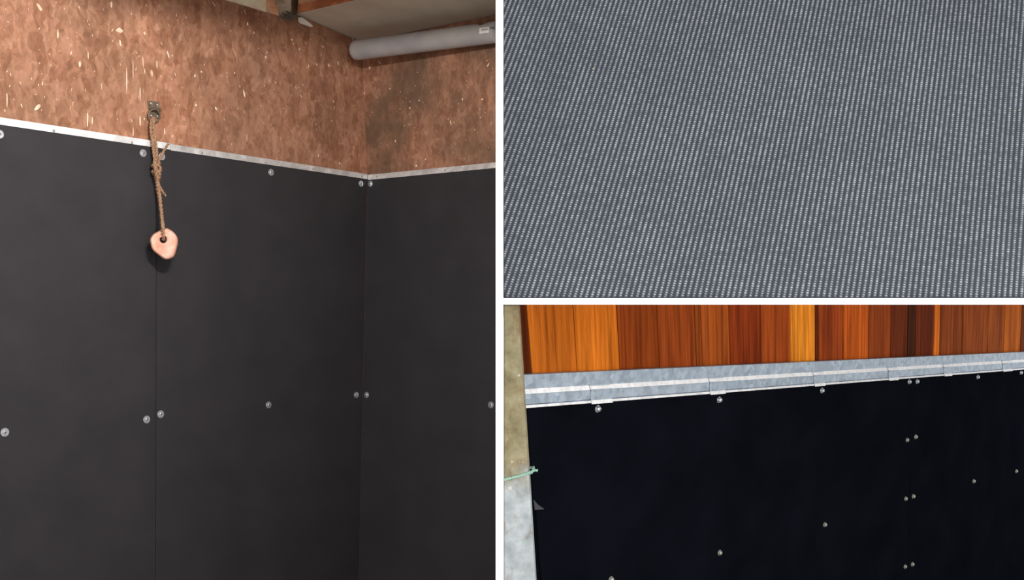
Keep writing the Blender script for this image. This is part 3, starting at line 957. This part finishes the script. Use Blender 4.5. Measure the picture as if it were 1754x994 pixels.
mat_o = bpy.data.objects.new('ribbed_mat', me); COL.objects.link(mat_o); mat_o.location = V(org); WLOC[mat_o] = V(org)
tag(mat_o, 'grey rubber mat with rows of fine pimples leaning on the white upper shelf', 'rubber mat')
print('mat verts', len(allv), 'base', bp0, bp1)
for (px, py, sz, lab) in ((1016, 118, 2.6, 'tiny tan crumb on the upper left part of the ribbed mat'), (1746, 189, 2.4, 'tiny orange crumb at the right edge of the ribbed mat')):
    c = PM.at(px, py, 0.0032); d = sz / F * 2.3
    m = MB(); m.lathe([(d * 0.2, -d * 0.3), (d * 0.5, -d * 0.15), (d * 0.55, 0.1 * d), (d * 0.2, d * 0.4)], 8, M=Matrix.Translation(c) @ Matrix.Diagonal((1.5, 1, 1, 1)))
    tag(m.build('crumb', M_CRUMB), lab, 'crumb', 'crumbs on the ribbed mat')
# the wall the mat leans on
ytop = max((V(bp0) + W_ * smax).y, (V(bp1) + W_ * smax).y)
structure(box('wall_upper', (XF_R, ytop + 0.012, SH_HI), (2.75, ytop + 0.08, TOP_Z), M_WHITE))

# ------------------------------------------------------------------ plank wall, lower right
HB = V(((2595 - CX) / F, 1, (CY - 565) / F))
VB = V(((1374 - CX) / F, 1, (CY - 8858) / F))
PB = Plane(O + ray(895, 660) * 2.20, HB.cross(VB))
HBN = HB.normalized()
print('plank wall normal', PB.n)
planks = [(876, 901.5, (84, 36, 14)), (901.5, 981, (176, 92, 26)), (981, 1055.7, (190, 102, 28)), (1055.7, 1125, (134, 60, 20)), (1125, 1189, (146, 66, 24)),
          (1189, 1199.5, (140, 66, 24)), (1199.5, 1248, (158, 76, 26)), (1248, 1302.6, (132, 52, 18)), (1302.6, 1353, (156, 70, 24)), (1353, 1396, (222, 134, 38)),
          (1396, 1401.5, (100, 44, 18)), (1401.5, 1444, (146, 62, 22)), (1444, 1488.5, (190, 88, 26)), (1488.5, 1526.7, (146, 66, 24)), (1526.7, 1555.6, (108, 46, 18)),
          (1555.6, 1569, (66, 30, 14)), (1569, 1601, (104, 42, 16)), (1601, 1611.5, (208, 108, 34)), (1611.5, 1650, (140, 66, 26)), (1650, 1694, (150, 72, 28)),
          (1694, 1722, (150, 74, 28)), (1722, 1751, (180, 92, 30)), (1751, 1800, (110, 52, 22)), (1800, 1850, (150, 74, 28)), (1850, 1905, (130, 60, 24))]
LB = (988.8 - 981) / 114.0                             # lean of the boards at px 981
def lean(px): return (1430 - px) / (1430 - 981) * LB   # px shift per px down the picture
VDN = -VB.normalized(); _g = HBN.dot(VDN)
def obl(p):                                            # coordinates along the boards
    r = p - PB.p; h, v = r.dot(HBN), r.dot(VDN); k_ = 1 - _g * _g
    return ((h - _g * v) / k_, (v - _g * h) / k_)
mb = MB(); tones = []
pbk = PB.off(-0.0145)
rp = random.Random(5)
def ptk(px, z_or_y, off, y0=522): return pbk.at(px + lean(px) * (z_or_y - y0), z_or_y, off)
for (a, b, c) in planks:
    gap = 0.8
    off = rp.uniform(-0.0015, 0.0015)
    q = [ptk(a + gap, 760, off), ptk(b - gap, 760, off), ptk(b - gap, 515, off), ptk(a + gap, 515, off)]
    for p, xx in ((q[2], b), (q[3], a)):               # stop under the shelf
        pass
    q2 = []
    for lo_p, hi_p in ((q[0], q[3]), (q[1], q[2])):
        d = hi_p - lo_p; t = (SH_LO - 0.001 - lo_p.z) / d.z
        q2.append((lo_p, lo_p + d * t))
    quad = [q2[0][0], q2[1][0], q2[1][1], q2[0][1]]
    r0 = rp.uniform(0, 20)
    mb.prism(quad, -PB.n * 0.016, 0, [(obl(p)[0] + r0, obl(p)[1] + r0) for p in quad])
    tones += [tuple(min(1.0, v * (1.12 if c[0] < 200 else 1.25)) for v in lin(*c)[:3]) + (1,)] * 8
wr = mb.build('wall_right', M_PLANK, uv=True)
structure(wr)
ca = wr.data.color_attributes.new('plank_tone', 'FLOAT_COLOR', 'POINT')
for i, t in enumerate(tones): ca.data[i].color = t
# dark lining board behind the planks and the rubber, down to the floor
pk2 = PB.off(-0.030)
q = [pk2.at(872, 522), pk2.at(1905, 522)]
q = [q[0] + HBN * -0.0, q[1]]
vd = -VB.normalized()
def toz(p, z): return p + vd * ((z - p.z) / vd.z)
quad = [toz(q[0], 0.0), toz(q[1], 0.0), toz(q[1], SH_LO - 0.001), toz(q[0], SH_LO - 0.001)]
m = MB(); m.prism(quad, -PB.n * 0.02)
M_BACK = plain_noise('dark_backing_board', lin(18, 11, 8), lin(26, 17, 12), 8, 0.8)
structure(m.build('wall_right_lining', M_BACK))

# rubber sheets on the plank wall
def toz2(p, z, d): return p + d * ((z - p.z) / d.z)
def railY(x): return 694 + (x - 895) * (630 - 694) / (1754 - 895)   # foot of the rail in the photo
seam_a = PB.at(1560.5, 650); seam_b = PB.at(1555.3, 994); sd = seam_a - seam_b
le_a = PB.at(903.5, 700); le_b = PB.at(924, 994); ld = le_a - le_b
re_ = PB.at(1880, 700)
g = HBN * 0.0012
tops = {}
def top_on(x): return PB.at(x, railY(x) - 3)
shA = sheet('rubber_sheet', [toz2(le_a, 0.03, ld), toz2(seam_a, 0.03, sd) - g, PB.at(1561, railY(1561) - 2) - g, PB.at(903, railY(903) - 2)], PB, M_RUB2, HB, 0.011)
tag(shA, 'large black rubber sheet between the stained post and the seam on the plank wall', 'rubber sheet', 'rubber sheets on the plank wall')
shB = sheet('rubber_sheet', [toz2(seam_a, 0.03, sd) + g, toz(re_, 0.03), PB.at(1884, railY(1884) - 2), PB.at(1561, railY(1561) - 2) + g], PB, M_RUB2, HB, 0.011, 4.4)
tag(shB, 'black rubber sheet right of the seam at the far end of the plank wall', 'rubber sheet', 'rubber sheets on the plank wall')
for x, y in ((1023, 700.5), (1231, 685), (1407, 669)): add_screw(shA, SC_DOME, PB, x, y, scale=1.0)
add_screw(shA, SC_DOME, PB, 1556.5, 654)
for x, y in ((1553, 754), (1550.5, 854.5), (1549.5, 971), (1412, 899), (1232, 947), (1046, 993)): add_screw(shA, SC_OLD, PB, x, y, scale=0.9)
for x, y in ((1570, 653.5), (1674, 646), (1748, 638.5)): add_screw(shB, SC_DOME, PB, x, y)
for x, y in ((1567.5, 748.5), (1563.5, 850.5), (1562, 967), (1667, 824.5), (1740, 807.5)): add_screw(shB, SC_OLD, PB, x, y, scale=0.95)

# galvanised rail: heights measured along the wall's own up direction
ra = PB.at(897, 642); rbq = PB.at(1850, 642 + (1850 - 895) * (603 - 642) / 859.0)
fa = PB.at(897, 697.5)
# profile (out, fraction of height from top)
prof = [(-0.0105, 0.0), (0.004, 0.0), (0.004, 0.44), (0.0088, 0.58), (0.0095, 0.60), (0.0095, 0.885), (0.0045, 0.90), (0.0045, 0.913), (0.0095, 0.925), (0.0125, 0.985), (0.0125, 1.0), (0.0008, 1.0), (0.0008, 0.9), (0.003, 0.88), (0.003, 0.6), (-0.0105, 0.45)]
GLINT_FACES = {2, 8, 9}  # profile faces that carry the painted highlight
def rail_pt(px, o_, f, grow=0.0):
    yt = 642 + (px - 895) * (603 - 642) / 859.0
    yb = railY(px) + 3.6 - (px - 895) / 859.0 * 1.6
    return PB.at(px, yt + (yb - yt) * f, 0.0) + PB.n * (o_ + grow)
def rail_piece(name, xa, xb, parent, mat, grow=0.0, pf=prof, nseg=1, bright=GLINT_FACES):
    vs = []; fs = []; k = len(pf); mi = []
    for i in range(nseg + 1):
        px = xa + (xb - xa) * i / nseg
        vs += [rail_pt(px, o_, f, grow) for (o_, f) in pf]
    for i in range(nseg):
        for j in range(k):
            j2 = (j + 1) % k
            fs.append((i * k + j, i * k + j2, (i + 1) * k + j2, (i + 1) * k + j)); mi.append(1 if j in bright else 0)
    mi += [0, 0]
    fs += [tuple(range(k)), tuple(range((nseg + 1) * k - 1, nseg * k - 1, -1))]
    return mk(name, vs, fs, mat, parent, mats=[mat, M_RAIL_GLINT], midx=mi)
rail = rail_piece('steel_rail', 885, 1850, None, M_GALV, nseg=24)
tag(rail, 'galvanised steel rail between the orange planks and the black rubber', 'rail')
M_CLIP = M_GALV
clip_prof = [(0.0045, 0.40), (0.0058, 0.40), (0.0062, 0.46), (0.0110, 0.56), (0.0114, 0.59), (0.0114, 0.885), (0.0116, 0.915), (0.0142, 0.985), (0.0138, 1.035), (0.0128, 1.035), (0.0098, 0.9), (0.0098, 0.58), (0.0045, 0.46)]
CLIP_GLINT = {2, 6, 7}
for xa, xb in ((1006, 1042), (1210, 1236), (1389, 1407), (1517, 1533), (1612, 1625), (1713, 1729)):
    rail_piece('joint_clip', xa, xb, rail, M_CLIP, 0.0, clip_prof, bright=CLIP_GLINT)

# stained square post at the partition
def post_x(y, left): 
    return (862.9 if left else 888 + (y - 522) * (917 - 888) / 472.0)
YP = 2.045
def pp(px, z, y): return V(((px - CX) / F * YP, y, z))
zt, zb = SH_LO - 0.001, 0.0
yt_px = 522; yb_px = CY + (EYE - zb) / YP * F
t0, t1 = pp(post_x(yt_px, True), zt, YP), pp(post_x(yt_px, False), zt, YP)
u0, u1 = pp(post_x(yb_px, True) , zb, YP), pp(post_x(yb_px, False), zb, YP)
def post_section(t):
    a = u0.lerp(t0, t); b = u1.lerp(t1, t)
    return [a, b, b + V((0.004, 0.055, 0)), a + V((0, 0.055, 0))]
ns = 24; vs = []; fs = []
for i in range(ns + 1): vs += post_section(i / ns)
for i in range(ns):
    for k in range(4):
        fs.append((i * 4 + k, i * 4 + (k + 1) % 4, (i + 1) * 4 + (k + 1) % 4, (i + 1) * 4 + k))
fs += [(0, 1, 2, 3), (ns * 4, ns * 4 + 1, ns * 4 + 2, ns * 4 + 3)]
post = bevel(mk('steel_post', vs, fs, M_POST, origin=(u0.x, YP, 0)), 0.004, 3)
tag(post, 'stained galvanised square post beside the orange plank wall', 'post')
# green twine tied round the post
PP = Plane((0, YP - 0.0025, 1), (0, -1, 0))
a = PP.at(863.2, 822, 0.0); 
pts = [PP.at(863.4, 822, 0.0), PP.at(875, 819, 0.0), PP.at(890, 815.5, 0.0), PP.at(900, 812.5, 0.0), PP.at(906.5, 810, 0.001)]
tail = pts + [PP.at(912, 807.5, 0.004), PP.at(917, 805.8, 0.006), PP.at(920.5, 806.5, 0.007)]
tw = MB(); twisted(tw, tail, 0.0026, 2, 0.012, 8)
bx = PP.at(908.5, 811, 0.0)
ret = [PP.at(907.5, 810, 0.001), bx + V((0.0025, 0.006, 0)), bx + V((0.007, 0.035, 0.004)), bx + V((0.006, 0.0625, 0.002)), bx + V((-0.02, 0.0645, -0.006)), V((0.0155, YP + 0.0605, pts[0].z + 0.002))]
twisted(tw, ret, 0.0026, 2, 0.012, 6)
two = tw.build('twine', M_TWINE, smooth=True)
tag(two, 'pale green twine tied round the stained post', 'twine')

# dull rubber offcut between post and sheet
ps = PB.off(0.006)
s_px = [(918.5, 874), (932, 873), (937.5, 935), (941, 994), (948, 1130), (935, 1130), (928, 994), (923, 935)]
m = MB(); m.prism([ps.at(x, y) for x, y in s_px], -PB.n * 0.004)
off_ = m.build('rubber_offcut', M_RUB2)
tag(off_, 'narrow dark rubber offcut standing on the sheet beside the stained post', 'offcut')
pf_ = PB.off(0.009)
tri = [(915, 857), (921, 864.5), (932.5, 872.5), (917, 874)]
m = MB(); m.prism([pf_.at(x, y) for x, y in tri], -PB.n * 0.0025)
fo = m.build('folded_corner', M_RUB3, off_); fo['label'] = 'paler grey folded corner'
